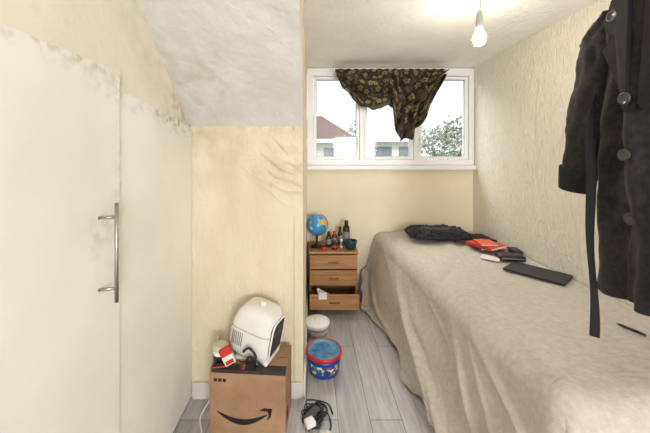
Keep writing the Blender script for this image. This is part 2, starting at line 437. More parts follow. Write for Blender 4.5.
def blanket(u, v):
    Lb = 1.98; drop = .60
    t = v*(Lb+drop); tb = max(0, t-Lb); Yc = 2.965-min(t, Lb)
    k = (2.965-Yc)/Lb
    xe = .70+.15*k+.022*nz(Yc*3, 3)
    W = 1.598-xe
    s = u*(W+drop+.10*(1-k)+.09*nz(Yc*2.6, 17)); sb = max(0, s-W); xc = 1.598-min(s, W)
    d = math.hypot(sb, tb)
    flare = .12+.22*(1-k)+.10*nz(Yc*2.0, 11)
    out, dn = edge(d, flare)
    ca, sa = (sb/d, tb/d) if d > 0 else (0, 0)
    dd = max(0, dn-.02)
    al = (Yc+dn*2.0*(.55+.9*nz(Yc*.9, 2))) if sb > tb else xc
    f1 = nz(al*1.7+.6*nz(Yc*2, dn*3, 31), dn*.7, 7)
    fold = .095*f1+.022*nz(al*4, dn*1.5-Yc, 5)+.006*nz(al*15, dn*5, 9)
    for q_, (fr_, ph, am, wd) in enumerate([(1.7, 0, .050, .08), (2.6, 3, .020, .05)]):
        cr = abs(nz(al*fr_+ph, dn*1.6+Yc*.4, 21+q_*9)); fold += am*math.exp(-(cr/wd)**2)
    out += fold*min(1, dd*2.4)
    out = max(out, 0)
    z = ZT-dn+bump_top(xc, Yc)
    x = xc-out*ca; y = Yc-out*sa
    if z < .012:
        ex_ = .012-z
        x -= ex_*.5*ca; y -= ex_*.5*sa; z = .012+.022*abs(nz(x*14, y*14))
    if y > 2.5: x = max(x, .435)
    return Vector((min(x, 1.6), y, z))
bl = grid('blanket', blanket, 190, 300, m_fleece, thick=.006)
tag(bl, 'crumpled beige fleece throw draped over the bed to the floor', 'blanket')
def rest(x, y, r=.1):
    return ZT+max(bump_top(x+r*i/3, y+r*j/3) for i in range(-3, 4) for j in range(-3, 4))+.006

# ------------------------------------------------------------ things on the bed
m_blackf = M('black_fleece_curls', rgb(52, 52, 57), .9, col2=rgb(16, 16, 19), vscale=40, sheen=.2)
def cush():
    bm = bmesh.new(); bmesh.ops.create_icosphere(bm, subdivisions=6, radius=1)
    rn = random.Random(5)
    for v in bm.verts:
        p = v.co.copy()
        f = lambda c, e=.45: math.copysign(abs(c)**e, c)
        q = Vector((f(p.x)*.245, f(p.y)*.15, f(p.z, .6)*.045 if p.z > 0 else f(p.z)*.012))
        k = 1+.12*nz(p.x*3, p.y*3, p.z*3)
        q = Vector((q.x*k, q.y*k, q.z*(1+.6*nz(p.x*4, p.y*4, 5))))
        curl = abs(nz(q.x*55, q.y*55, q.z*55))
        q += p*(.022*curl)
        v.co = q+Vector((0, 0, .030))
    bm.normal_update()
    tufts = [(v.co.copy(), v.normal.copy()) for v in bm.verts if v.co.z > .02 and rn.random() < .25]
    for c_, n_ in tufts:
        d = (n_+Vector((rn.uniform(-1.1, 1.1), rn.uniform(-1.1, 1.1), rn.uniform(0, .5)))).normalized()
        ln = rn.uniform(.008, .018); s_ = d.orthogonal().normalized()*rn.uniform(.003, .005)
        a_ = bm.verts.new(c_-s_); b_ = bm.verts.new(c_+s_); m_ = bm.verts.new(c_+d*ln)
        bm.faces.new((a_, b_, m_))
    me = bpy.data.meshes.new('cushion'); bm.to_mesh(me); bm.free()
    return finish('cushion', me, m_blackf, None, False)
c1 = place(cush(), 1.11, 2.66, rest(1.1, 2.66, .26), (0, 0, -.06))
tag(c1, 'flat shaggy black cushion at the head of the bed', 'cushion')
m_blackcloth = M('black_cloth', rgb(36, 36, 42), .9, bump=.4, bscale=120)
def scarf(u, v):
    x = -.095+.19*u+.02*nz(v*4, 1); y = -.11+.22*v+.02*nz(u*5, 2)
    return Vector((x, y, .010+.008*abs(nz(u*5, v*4, 3))+.005*math.sin(u*3.1)))
s1 = place(grid('folded_cloth', scarf, 30, 20, m_blackcloth, thick=.012), 1.49, 2.68, rest(1.49, 2.66))
tag(s1, 'folded black cloth lying beside the shaggy cushion', 'cloth')
m_red = M('red_cover', rgb(206, 44, 34), .5); m_paper = M('paper_white', rgb(236, 230, 220), .8)
m_orange = M('orange_cover', rgb(222, 96, 52), .5); m_black = M('black_plastic', rgb(24, 24, 27), .4)
def book(label, x, y, z, w, d, h, rot, cov):
    b_ = thing('book', label, 'book', (x, y, z), rot, group='books and leaflets on the bed')
    boxes('cover', [((-w/2, -d/2, 0), (w/2, d/2, h*.15)), ((-w/2, -d/2, h*.85), (w/2, d/2, h)), ((-w/2, -d/2, h*.15), (-w/2+.003, d/2, h*.85))], cov, b_)
    box('pages', (-w/2+.003, -d/2+.004, h*.16), (w/2-.004, d/2-.004, h*.84), m_paper, b_)
    return b_
zr = rest(1.37, 2.38, .16)+.002
book('black paperback lying flat under the red book', 1.41, 2.40, zr, .24, .16, .02, (0, 0, .1), m_black)
book('red hardback book lying on a black paperback', 1.37, 2.36, zr+.022, .19, .21, .022, (0, 0, .45), m_red)
book('slim orange paperback lying on the red book', 1.36, 2.35, zr+.046, .13, .15, .012, (0, 0, -.1), m_orange)
book('thin white booklet beside the red book', 1.30, 2.185, rest(1.30, 2.185, .06), .10, .12, .006, (0, 0, .9), m_paper)
wal = thing('wallet', 'black zipped pouch lying on the bed beside the books', 'wallet', (1.43, 2.165, rest(1.42, 2.15, .06)), (0, 0, -.15))
box('pouch_body', (-.085, -.05, 0), (.085, .05, .04), m_black, wal, bevel=.014, smooth=True)
tube('zip', [(-.075, -.052, .02), (0, -.053, .021), (.075, -.052, .02)], .002, m_steel, wal)
wal2 = thing('glasses_case', 'small black case on the bed beside the pouch', 'case', (1.545, 2.28, rest(1.53, 2.28, .05)), (0, 0, 1.4))
box('case_body', (-.06, -.03, 0), (.06, .03, .022), m_black, wal2, bevel=.01, smooth=True)
box('case_lid', (-.06, -.03, .023), (.06, .03, .042), m_black, wal2, bevel=.008, smooth=True)
lap = thing('laptop', 'closed slim black laptop lying on the bed by the wall', 'laptop', (1.44, 1.92, rest(1.44, 1.92, .14)), (0, 0, math.radians(-52)))
m_lap = M('matt_black_shell', rgb(34, 35, 39), .5)
box('laptop_base', (-.16, -.105, 0), (.16, .105, .007), m_lap, lap, bevel=.003)
box('laptop_lid', (-.16, -.105, .008), (.16, .105, .013), m_lap, lap, bevel=.002)
pen = thing('pen', 'short black pen lying on the blanket', 'pen', (1.36, 1.285, rest(1.36, 1.285, .05)), (0, 0, 1.9))
tube('barrel', [(-.05, 0, .006), (.03, 0, .006)], .006, m_black, pen, n=2)
tube('pen_tip', [(.03, 0, .006), (.045, 0, .006)], lambda s: .006-.005*s, m_black, pen, n=3)
tube('pen_clip', [(-.045, 0, .0135), (-.01, 0, .0135)], .0015, m_steel, pen, n=2)

# ------------------------------------------------------------ bedside cabinet
def wood(name, c1, c2):
    return M(name, c1, .45, col2=c2, vscale=3, stretch=(1.2, 6, 14), bump=.08, bscale=20)
m_wood = wood('orange_pine', rgb(180, 132, 82), rgb(152, 104, 58))
m_wooddk = wood('pine_dark', rgb(126, 86, 50), rgb(100, 66, 38))  # darker pine tone for the carcass and drawer boxes
cab = thing('bedside_cabinet', 'orange-brown wooden bedside cabinet with three drawers, bottom one ajar', 'bedside cabinet', (.190, 2.66, 0))
W2 = .222
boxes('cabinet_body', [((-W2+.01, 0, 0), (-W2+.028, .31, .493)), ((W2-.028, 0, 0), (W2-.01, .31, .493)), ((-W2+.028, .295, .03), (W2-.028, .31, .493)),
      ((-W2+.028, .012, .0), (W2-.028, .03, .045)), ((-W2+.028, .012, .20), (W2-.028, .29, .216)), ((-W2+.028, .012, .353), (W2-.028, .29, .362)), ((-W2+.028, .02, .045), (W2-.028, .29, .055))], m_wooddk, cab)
box('cabinet_top', (-W2, -.018, .494), (W2, .315, .516), m_wood, cab, bevel=.006)
m_brass = M('aged_brass', rgb(120, 92, 56), .4, .8)
def drawer(z0, z1, pull):
    d = part_empty('drawer', cab, (0, -pull, 0))
    boxes('drawer_front', [((-W2+.012, -.018, z0), (W2-.012, -.001, z1)), ((-W2+.04, -.022, z0+.022), (W2-.04, -.0175, z1-.022))], m_wood, d, bevel=.004)
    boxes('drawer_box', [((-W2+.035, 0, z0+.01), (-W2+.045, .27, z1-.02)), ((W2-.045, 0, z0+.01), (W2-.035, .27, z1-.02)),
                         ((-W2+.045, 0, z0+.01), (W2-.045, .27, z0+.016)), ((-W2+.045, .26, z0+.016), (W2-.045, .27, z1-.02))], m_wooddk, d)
    boxes('drawer_handle', [((-.035, -.030, (z0+z1)/2-.008), (-.027, -.02, (z0+z1)/2+.008)), ((.027, -.030, (z0+z1)/2-.008), (.035, -.02, (z0+z1)/2+.008)), ((-.045, -.036, (z0+z1)/2-.006), (.045, -.0295, (z0+z1)/2+.006))], m_brass, d, bevel=.002)
drawer(.365, .485, 0); drawer(.222, .352, 0); drawer(.06, .19, .11)
def pap(u, v):
    return Vector((-.06+.12*u, -.03+.06*v, .012*math.sin(u*4+1)+.01*nz(u*4, v*4)+.03*v*(1-u)))
pp = place(grid('paper', pap, 14, 12, m_paper, thick=.001), .10, 2.595, .165, (.2, .1, .3))
tag(pp, 'crumpled white papers in the open bottom drawer', 'paper')
pp2 = box('card_packet', (-.035, -.004, -.03), (.035, .004, .03), m_paper, bevel=.001)
place(pp2, .09, 2.520, .185, (.15, .0, .0)); tag(pp2, 'small white packet tucked at the edge of the open drawer', 'packet')

ZN = .517
gl_ = thing('globe', 'blue desk globe on a black stand, on the bedside cabinet', 'globe', (.045, 2.79, ZN))
m_gl, nt, b = newmat('globe_print'); N, L = nt.nodes, nt.links
tc = N.new('ShaderNodeTexCoord'); n = N.new('ShaderNodeTexNoise'); n.inputs['Scale'].default_value = 12; n.inputs['Detail'].default_value = 3
L.new(tc.outputs['Object'], n.inputs[0]); r = N.new('ShaderNodeValToRGB'); r.color_ramp.interpolation = 'CONSTANT'
r.color_ramp.elements[0].color = rgb(60, 146, 210); r.color_ramp.elements[1].position = .54; r.color_ramp.elements[1].color = rgb(196, 200, 120)
e = r.color_ramp.elements.new(.60); e.color = rgb(222, 150, 96); e = r.color_ramp.elements.new(.66); e.color = rgb(120, 176, 96)
L.new(n.outputs['Fac'], r.inputs[0]); L.new(r.outputs[0], b.inputs['Base Color']); b.inputs['Roughness'].default_value = .3
lathe('stand_base', [(.06, 0), (.062, .006), (.05, .014), (.018, .02), (.012, .05), (.012, .098)], m_black, gl_)
bm = bmesh.new(); bmesh.ops.create_uvsphere(bm, u_segments=36, v_segments=24, radius=.095)
s_ = from_bm('globe_ball', bm, m_gl, gl_, True); s_.location = (0, 0, .205)
pts = [(.102*math.sin(a), 0, .205+.102*math.cos(a)) for a in [math.radians(t) for t in range(20, 201, 15)]]
tube('meridian_arm', pts, .003, m_black, gl_)
m_dark = M('dark_glass', rgb(44, 30, 28), .25); m_grey = M('grey_label', rgb(150, 150, 155), .4); m_teal = M('dark_teal_glaze', rgb(30, 62, 74), .25)
def bottle(label, x, y, r, h, mb, mc, cap=.25, ml=None):
    t = thing('bottle', label, 'bottle', (x, y, ZN), group='toiletries on the bedside cabinet')
    hb_ = h*(1-cap)
    lathe('bottle_body', [(r*.9, 0), (r, .004), (r, hb_*.85), (r*.85, hb_*.95), (r*.5, hb_)], mb, t)
    lathe('bottle_cap', [(r*.55, 0), (r*.58, .002), (r*.55, h*cap-.003), (r*.4, h*cap)], mc, t, (0, 0, hb_))
    lathe('bottle_label', [(r+.0008, hb_*.25), (r+.0008, hb_*.7)], ml or m_grey, t, cap=False)
bottle('small dark bottle with black cap', .155, 2.80, .024, .14, m_dark, m_black)
bottle('short brown bottle with red cap', .212, 2.85, .024, .13, M('amber', rgb(104, 54, 30), .3), m_red)
bottle('tall black spray can with grey band', .325, 2.84, .032, .235, m_black, m_black, .2)
bottle('slim white tube beside the spray can', .272, 2.77, .015, .11, m_paper, m_grey)
bottle('squat dark jar with red label', .205, 2.73, .026, .075, m_dark, m_black, .3, m_red)
bottle('dark brown bottle behind the white tube', .268, 2.87, .022, .17, m_dark, m_dark, .3)
mug = thing('mug', 'dark teal mug on the bedside cabinet edge', 'mug', (.352, 2.73, ZN))
lathe('mug_body', [(.034, 0), (.044, .006), (.056, .06), (.057, .078), (.053, .078), (.052, .06), (.034, .01)], m_teal, mug)
tube('mug_handle', [(-.052, 0, .06), (-.072, 0, .055), (-.072, 0, .03), (-.046, 0, .02)], .004, m_teal, mug)
bx = thing('trinket_box', 'small red trinket box beside the globe', 'box', (.105, 2.70, ZN), (0, 0, .3))
box('box_base', (-.022, -.018, 0), (.022, .018, .03), m_red, bx, bevel=.003)
box('box_lid', (-.024, -.02, .031), (.024, .02, .042), m_dark, bx, bevel=.003)

# ------------------------------------------------------------ floor tubs
wb = thing('food_pot', 'round white lidded pot on the floor in front of the cabinet', 'pot', (.040, 2.30, 0))
m_pot = M('white_ceramic', rgb(242, 239, 232), .35, col2=rgb(232, 228, 220))
lathe('pot_body', [(.056, 0), (.062, .005), (.080, .035), (.090, .075), (.092, .086), (.088, .087), (.084, .078), (.06, .02)], m_pot, wb)
lathe('pot_band', [(.0866, .056), (.0902, .071)], M('pink_motif', rgb(206, 170, 158), .5, col2=rgb(170, 176, 146), vscale=60), wb, cap=False)
lathe('pot_lid', [(.094, .088), (.096, .092), (.094, .100), (.070, .108), (.035, .113), (.014, .114), (.013, .120), (.016, .125), (.006, .127)], m_pot, wb)
tb_ = thing('sweet_tub', 'round blue plastic sweet tub with red rim on the floor', 'tub', (.075, 1.92, 0))
m_blue = M('blue_plastic', rgb(26, 66, 146), .3)
lathe('tub_body', [(.092, 0), (.098, .008), (.108, .090), (.110, .110), (.106, .110), (.104, .095), (.094, .012)], m_blue, tb_)
def labmat():
    m, nt, b = newmat('busy_label'); N, L = nt.nodes, nt.links; b.inputs['Roughness'].default_value = .35
    tc = N.new('ShaderNodeTexCoord'); v = N.new('ShaderNodeTexVoronoi'); v.inputs['Scale'].default_value = 60
    L.new(tc.outputs['Object'], v.inputs[0])
    r = N.new('ShaderNodeValToRGB'); r.color_ramp.interpolation = 'CONSTANT'
    r.color_ramp.elements[0].color = rgb(24, 62, 140); r.color_ramp.elements[1].position = .48; r.color_ramp.elements[1].color = rgb(206, 190, 84)
    for p_, c_ in ((.60, rgb(60, 140, 90)), (.70, rgb(30, 84, 172)), (.82, rgb(214, 214, 206)), (.92, rgb(180, 50, 60))):
        e = r.color_ramp.elements.new(p_); e.color = c_
    sp = N.new('ShaderNodeSeparateColor'); L.new(v.outputs['Color'], sp.inputs[0]); L.new(sp.outputs[0], r.inputs[0])
    L.new(r.outputs[0], b.inputs['Base Color']); return m
lathe('tub_label', [(.1003, .022), (.1078, .082)], labmat(), tb_, cap=False)
lathe('lid_rim', [(.110, .111), (.117, .113), (.117, .130), (.111, .134), (.103, .131), (.101, .112)], M('red_plastic', rgb(200, 36, 40), .35), tb_)
lathe('tub_lid', [(.1035, .120), (.1035, .130), (.098, .133), (.090, .130), (.05, .131), (.0005, .131)], M('lid_print', rgb(40, 98, 156), .25, col2=rgb(84, 148, 170), vscale=26), tb_)

# ------------------------------------------------------------ cardboard box
m_card = M('cardboard', rgb(172, 136, 102), .85, col2=rgb(152, 116, 84), vscale=7, bump=.25, bscale=60)
m_ink = M('black_ink', rgb(24, 22, 24), .6)
BX, BY = -.308, 1.562
cb = thing('cardboard_box', 'brown cardboard parcel box with black curved arrow print', 'cardboard box', (BX, BY, 0), (0, 0, math.radians(-4)))
hw, hd, hh = .188, .105, .32
box('box_body', (-hw, -hd, 0), (hw, hd, hh), m_card, cb, bevel=.003)
boxes('top_flaps', [((-hw, -hd, hh+.0005), (hw, -.002, hh+.004)), ((-hw, .002, hh+.0005), (hw, hd, hh+.004))], m_card, cb, bevel=.001)
m_tape = M('dark_tape', rgb(66, 60, 56), .3, col2=rgb(48, 44, 42), vscale=14)
boxes('parcel_tape', [((-hw+.01, -hd-.001, hh-.014), (hw+.001, -hd, hh+.0048)), ((-hw+.01, -hd, hh+.0042), (hw+.001, -hd+.04, hh+.005)), ((hw, -hd, hh-.014), (hw+.001, -hd+.04, hh+.0042))], m_tape, cb)
bm = bmesh.new()
pr = None; n_ = 30
for i in range(n_+1):
    t = i/n_; x = -.150+.250*t; zc_ = .124-.052*math.sin(math.pi*(t*.90+.04))
    w = .004+.024*math.sin(math.pi*min(t*1.0, 1))**.8
    a_ = bm.verts.new((x, -hd-.0008, zc_-w/2)); b_ = bm.verts.new((x, -hd-.0008, zc_+w/2))
    if pr: bm.faces.new((pr[0], a_, b_, pr[1]))
    pr = (a_, b_)
for tri in ([(.058, .132), (.086, .146), (.124, .144), (.116, .128), (.086, .130)], [(.102, .132), (.123, .145), (.117, .106), (.098, .082), (.106, .110)]):
    bm.faces.new([bm.verts.new((p[0], -hd-.001, p[1])) for p in tri])
from_bm('arrow_print', bm, m_ink, cb)
boxes('side_print', [((hw+.0003, -.07, .05+i*.009), (hw+.0008, -.02, .05+i*.009+.004)) for i in range(7)], m_ink, cb)
boxes('handling_marks', [((-.165+i*.022, -hd-.0008, .262), (-.149+i*.022, -hd-.0003, .278)) for i in range(3)], m_ink, cb)

# fan heater
ZB = hh+.0065
fh = thing('fan_heater', 'white plastic fan heater with dark slatted grille on the box', 'fan heater', (BX+.022, BY+.01, ZB), (0, 0, math.radians(-20)))
m_plast = M('off_white_plastic', rgb(234, 230, 220), .65, col2=rgb(226, 221, 210))
def hring(z, rx, ry, cx, n=64, p=4.6):
    out = []
    for i in range(n):
        a = 2*math.pi*i/n; c_, s_ = math.cos(a), math.sin(a)
        out.append(Vector((cx+rx*math.copysign(abs(c_)**(2/p), c_), ry*math.copysign(abs(s_)**(2/p), s_), z)))
    return out
TA = math.radians(11)
bd = part_empty('heater_housing', fh, (-.022, 0, .026), (0, TA, 0))
loft('heater_body', [hring(z, rx, ry, cx) for z, rx, ry, cx in
     [(.002, .098, .072, 0), (.010, .110, .082, 0), (.05, .118, .086, -.004), (.11, .119, .088, -.005), (.165, .114, .086, -.001), (.205, .105, .082, .005), (.228, .092, .075, .010), (.241, .072, .062, .013), (.247, .045, .042, .014), (.249, .015, .018, .014)]], m_plast, bd)
gr = part_empty('grille', bd)
def rrect(name, xa, xb, hy_, z0, z1, mat, parent, p=5.0, n=48):
    zc_, hz = (z0+z1)/2, (z1-z0)/2
    ring = []
    for i in range(n):
        a = 2*math.pi*i/n; c_, s_ = math.cos(a), math.sin(a)
        ring.append((hy_*math.copysign(abs(c_)**(2/p), c_), zc_+hz*math.copysign(abs(s_)**(2/p), s_)))
    return loft(name, [[Vector((xx, y_, z_)) for y_, z_ in ring] for xx in (xa, xb)], mat, parent, smooth=False), ring
_, ring = rrect('grille_back', .095, .1155, .064, .028, .198, m_black, gr)
boxes('grille_slats', [((.1155, -.058, .040+i*.0115), (.1205, .058, .0445+i*.0115)) for i in range(13)], M('grille_grey', rgb(76, 73, 71), .5), gr)
tube('grille_rim', [(.1165, y_*1.05, (z_-.113)*1.03+.113) for y_, z_ in ring+ring[:1]], .0045, m_plast, gr, interp=False)
boxes('side_vents', [((-.092+i*.011, -.0895, .050), (-.0875+i*.011, -.076, .120)) for i in range(6)], M('vent_grey_side', rgb(150, 146, 138), .6), bd)
ringm = hring(.137, .1195, .0885, -.004)
tube('side_moulding', [tuple(q) for q in ringm+ringm[:1]], .0025, M('moulding_beige', rgb(196, 190, 178), .6), bd, interp=False)  # moulding ring, a darker beige than the housing
lathe('heater_dial', [(.020, 0), (.020, .012), (.015, .016)], m_plast, bd, (.01, 0, .247), 24)
box('heater_foot', (-.095, -.075, 0), (.095, .075, .020), m_plast, fh, bevel=.009, smooth=True)
tube('power_cord', [(-.02, -.100, .07), (.02, -.115, .105), (.055, -.11, .07), (.04, -.115, .035), (.005, -.113, .03), (.02, -.11, .06), (.06, -.105, .04), (.085, -.09, .012)], .006, m_black, fh)
box('mains_plug', (.0, -.122, .0), (.05, -.092, .035), m_black, fh, bevel=.008)

jr = thing('jar', 'round white tub with a cream lid standing on the box', 'jar', (-.462, 1.520, ZB-.001))
lathe('jar_body', [(.034, 0), (.037, .004), (.037, .062), (.034, .066)], m_pot, jr)
lathe('jar_lid', [(.038, .066), (.0385, .068), (.0385, .084), (.035, .088), (.020, .088)], M('cream_lid', rgb(214, 202, 180), .4), jr)
lathe('jar_label', [(.0375, .012), (.0375, .046)], m_dark, jr, cap=False)
rb = thing('medicine_box', 'red and white small carton leaning by the heater', 'carton', (-.396, 1.482, ZB+.008), (0, math.radians(-24), math.radians(12)))
box('carton_body', (-.026, -.011, .010), (.026, .011, .092), m_paper, rb, bevel=.001)
boxes('red_panel', [((-.0264, -.0114, .058), (.0264, .0114, .0923)), ((-.02, -.0116, .014), (.02, -.011, .034))], m_red, rb)
rb2 = thing('tin', 'small maroon round tin lying on the box', 'tin', (-.335, 1.474, ZB), (0, 0, -.3))
lathe('tin_base', [(.018, 0), (.019, .002), (.019, .014)], M('maroon', rgb(110, 34, 36), .5), rb2)
lathe('tin_lid', [(.020, .0145), (.020, .022), (.017, .024)], m_brass, rb2)
sp = thing('pill_packet', 'small dark brown packet lying in front of the white tub', 'packet', (-.455, 1.472, ZB), (0, 0, .15))
box('packet_body', (-.028, -.006, .0), (.028, .006, .022), m_dark, sp, bevel=.001)
box('packet_stripe', (-.0282, -.0064, .003), (.0282, -.0058, .010), m_red, sp)

wc = tube('white_cable', [(-.525, 1.672, .36), (-.54, 1.66, .22), (-.525, 1.66, .10), (-.56, 1.64, .03), (-.58, 1.56, .006), (-.54, 1.46, .006), (-.56, 1.36, .006)], .004, m_white)
tag(wc, 'white power cable trailing down behind the cardboard box', 'cable')
ex = thing('extension_lead', 'black extension lead with tangled cables on the floor', 'extension lead', (.0, 1.56, 0))
box('socket_block', (-.055, -.025, .001), (.055, .025, .03), m_black, ex, bevel=.006, rot=(0, 0, .9))
rnd = random.Random(23)
for k in range(6):
    cx, cy = rnd.uniform(-.02, .04), rnd.uniform(-.05, .04); ph = rnd.uniform(0, 6.28); el = rnd.uniform(.55, 1.0); ro = rnd.uniform(0, 3.14)
    pts = []
    for i in range(15):
        a = ph+i*.72; rr = .042+.022*nz(i*.45, k*3.1)+.0012*i
        x_, y_ = rr*math.cos(a), rr*el*math.sin(a)*1.3
        pts.append((cx+x_*math.cos(ro)-y_*math.sin(ro)+.02*nz(i*.3, k*7), cy+x_*math.sin(ro)+y_*math.cos(ro), .007+.022*abs(nz(i*.6, k*5))+.003*k))
    tube('lead_cable', pts, .0034, m_black, ex)
tube('lead_cable', [(.02, 0, .03), (.08, .02, .012), (.095, -.06, .007), (.05, -.12, .007), (.06, -.22, .007)], .0034, m_black, ex)
tube('lead_cable', [(-.02, .02, .03), (-.03, .08, .03), (.03, .10, .012), (.09, .08, .007), (.11, .02, .007)], .0034, m_black, ex)
pl = thing('plug', 'white three-pin plug lying among black cables', 'plug', (-.01, 1.475, .022), (0, 0, .5))
box('plug_body', (-.024, -.022, .02), (.024, .022, .045), m_white, pl, bevel=.006, smooth=True)
for q in (((-.003, .004, .001), (.003, .012, .02)), ((-.014, -.012, .001), (-.008, -.008, .02)), ((.008, -.012, .001), (.014, -.008, .02))):
    box('plug_pin', q[0], q[1], m_brass, pl)
pp3 = grid('crumpled_tissue', lambda u, v: Vector((-.03+.06*u, -.025+.05*v, .012+.02*abs(nz(u*5, v*5, 8)))), 12, 12, m_paper, thick=.001)
place(pp3, .065, 1.45, 0); tag(pp3, 'crumpled scrap of white paper on the floor by the cables', 'paper')

# ------------------------------------------------------------ draped cloth over the window
def flower():
    m, nt, b = newmat('flowered_brown_cloth'); N, L = nt.nodes, nt.links
    b.inputs['Roughness'].default_value = .85
    tc = N.new('ShaderNodeTexCoord'); mp = N.new('ShaderNodeMapping'); mp.inputs['Scale'].default_value = (1.6, .75, 1)
    L.new(tc.outputs['UV'], mp.inputs[0])
    v = N.new('ShaderNodeTexVoronoi'); v.inputs['Scale'].default_value = 8; v.inputs['Randomness'].default_value = .8; v.voronoi_dimensions = '2D'
    L.new(mp.outputs[0], v.inputs[0])
    sub = N.new('ShaderNodeVectorMath'); sub.operation = 'SUBTRACT'
    L.new(mp.outputs[0], sub.inputs[0]); L.new(v.outputs['Position'], sub.inputs[1])
    se = N.new('ShaderNodeSeparateXYZ'); L.new(sub.outputs[0], se.inputs[0])
    at = N.new('ShaderNodeMath'); at.operation = 'ARCTAN2'; L.new(se.outputs[1], at.inputs[0]); L.new(se.outputs[0], at.inputs[1])
    m5 = N.new('ShaderNodeMath'); m5.operation = 'MULTIPLY'; m5.inputs[1].default_value = 5; L.new(at.outputs[0], m5.inputs[0])
    sn = N.new('ShaderNodeMath'); sn.operation = 'SINE'; L.new(m5.outputs[0], sn.inputs[0])
    ad = N.new('ShaderNodeMath'); ad.operation = 'MULTIPLY_ADD'; L.new(sn.outputs[0], ad.inputs[0]); ad.inputs[1].default_value = .06; L.new(v.outputs['Distance'], ad.inputs[2])
    r = N.new('ShaderNodeValToRGB'); r.color_ramp.interpolation = 'LINEAR'
    r.color_ramp.elements[0].color = rgb(66, 44, 28); r.color_ramp.elements[0].position = .08
    r.color_ramp.elements[1].position = .12; r.color_ramp.elements[1].color = rgb(154, 143, 92)
    e = r.color_ramp.elements.new(.24); e.color = rgb(122, 114, 70)
    e = r.color_ramp.elements.new(.29); e.color = rgb(54, 41, 34)
    e = r.color_ramp.elements.new(.56); e.color = rgb(48, 37, 32)
    e = r.color_ramp.elements.new(.62); e.color = rgb(84, 76, 52)
    L.new(ad.outputs[0], r.inputs[0]); L.new(r.outputs[0], b.inputs['Base Color'])
    return m
prof_l = [(335, 8, 337), (341, 20, 343), (349, 31, 352), (358, 38, 362), (367, 41, 371), (376, 40, 380), (385, 36, 388), (391, 40, 392), (395, 60, 396), (400, 68, 398), (406, 73, 401), (411, 70, 406), (416, 71, 411), (421, 60, 416), (427, 55, 421), (432, 44, 427), (438, 28, 434), (446, 6, 445)]
def lerp_prof(x):
    for i, ((a, la, ba), (b_, lb, bb)) in enumerate(zip(prof_l[:-1], prof_l[1:])):
        if x <= b_:
            t = (x-a)/(b_-a); return la+(lb-la)*t, ba+(bb-ba)*t
    return prof_l[-1][1:]
def curt(u, v):
    xx = 335+111*u; ln, xb = lerp_prof(xx)
    Y = 2.875
    pull = v*v*(3-2*v)
    x = xx+(xb-xx)*pull+1.2*nz(u*9, v*6, 4)*v; y = 69+ln*v+1.5*math.sin(u*40)*v*(1-v)+3*nz(u*14, v*3, 9)*v
    sw = math.sin((v*5.0-1.6*(2*min(u, .5)-.5)**2*2)*2.4+u*2+1.5*nz(u*4, v*3))
    tail = 1/(1+math.exp(-(u-.50)*30))*(1-1/(1+math.exp(-(u-.90)*30)))
    gath = math.sin(u*52+5*nz(u*4, v*4)+v*4)
    kn = math.exp(-((v-.5)/.14)**2)*tail
    f = (.055*sw*(1-tail)+.055*gath*tail)*min(1, v*5)+.05*nz(u*7, v*4, 3)*min(1, v*3)+.014*math.sin(u*90)*max(0, 1-v*4)-.05*kn
    return Vector((px(x, Y), Y+f-.035*math.sin(math.pi*min(1, v*1.1)), pz(y, Y)))
cu = grid('window_cloth', curt, 220, 80, flower(), thick=.003, uvs=True)
tag(cu, 'dark brown flowered cloth bunched over the top of the window', 'curtain')
pins = thing('curtain_wire', 'thin white curtain wire holding the flowered cloth', 'curtain wire', (0, 0, 0))
tube('wire', [(px(330, 2.9), 2.9, 2.205), (px(390, 2.9), 2.9, 2.200), (px(450, 2.9), 2.9, 2.205)], .003, m_white, pins)
for xx in (330, 450):
    tube('wire_hook', [(px(xx, 2.9), 2.9, 2.205), (px(xx, 2.9), 2.97, 2.207)], .003, m_white, pins, n=2)

# ------------------------------------------------------------ light bulb
LX, LY = px(480, 1.62), 1.62
lb = thing('pendant_light', 'bare lit bulb hanging from a short cord', 'ceiling light', (LX, LY, 0))
m_hold = M('grey_bulb_holder', rgb(176, 172, 166), .5)
lathe('ceiling_rose', [(.0, ZC-.030), (.015, ZC-.03), (.045, ZC-.018), (.048, ZC-.001)], m_white, lb, seg=28)
tube('cord', [(0, 0, ZC-.03), (.004, 0, 2.19), (-.003, 0, 2.14)], .003, m_hold, lb)
lathe('bulb_holder', [(.006, 2.15), (.014, 2.14), (.018, 2.10), (.020, 2.06), (.018, 2.045)][::-1], m_hold, lb, (-.003, 0, 0), 24)
m_bulb = M('lit_bulb', (1, .92, .78, 1), .3, emit=150, col2=(1, .92, .78, 1))
prof = [(.012, 2.048), (.015, 2.040), (.026, 2.026), (.032, 2.006), (.032, 1.992), (.027, 1.975), (.016, 1.964), (.004, 1.960)]
lathe('bulb', prof, m_bulb, lb, (-.003, 0, 0), 28)

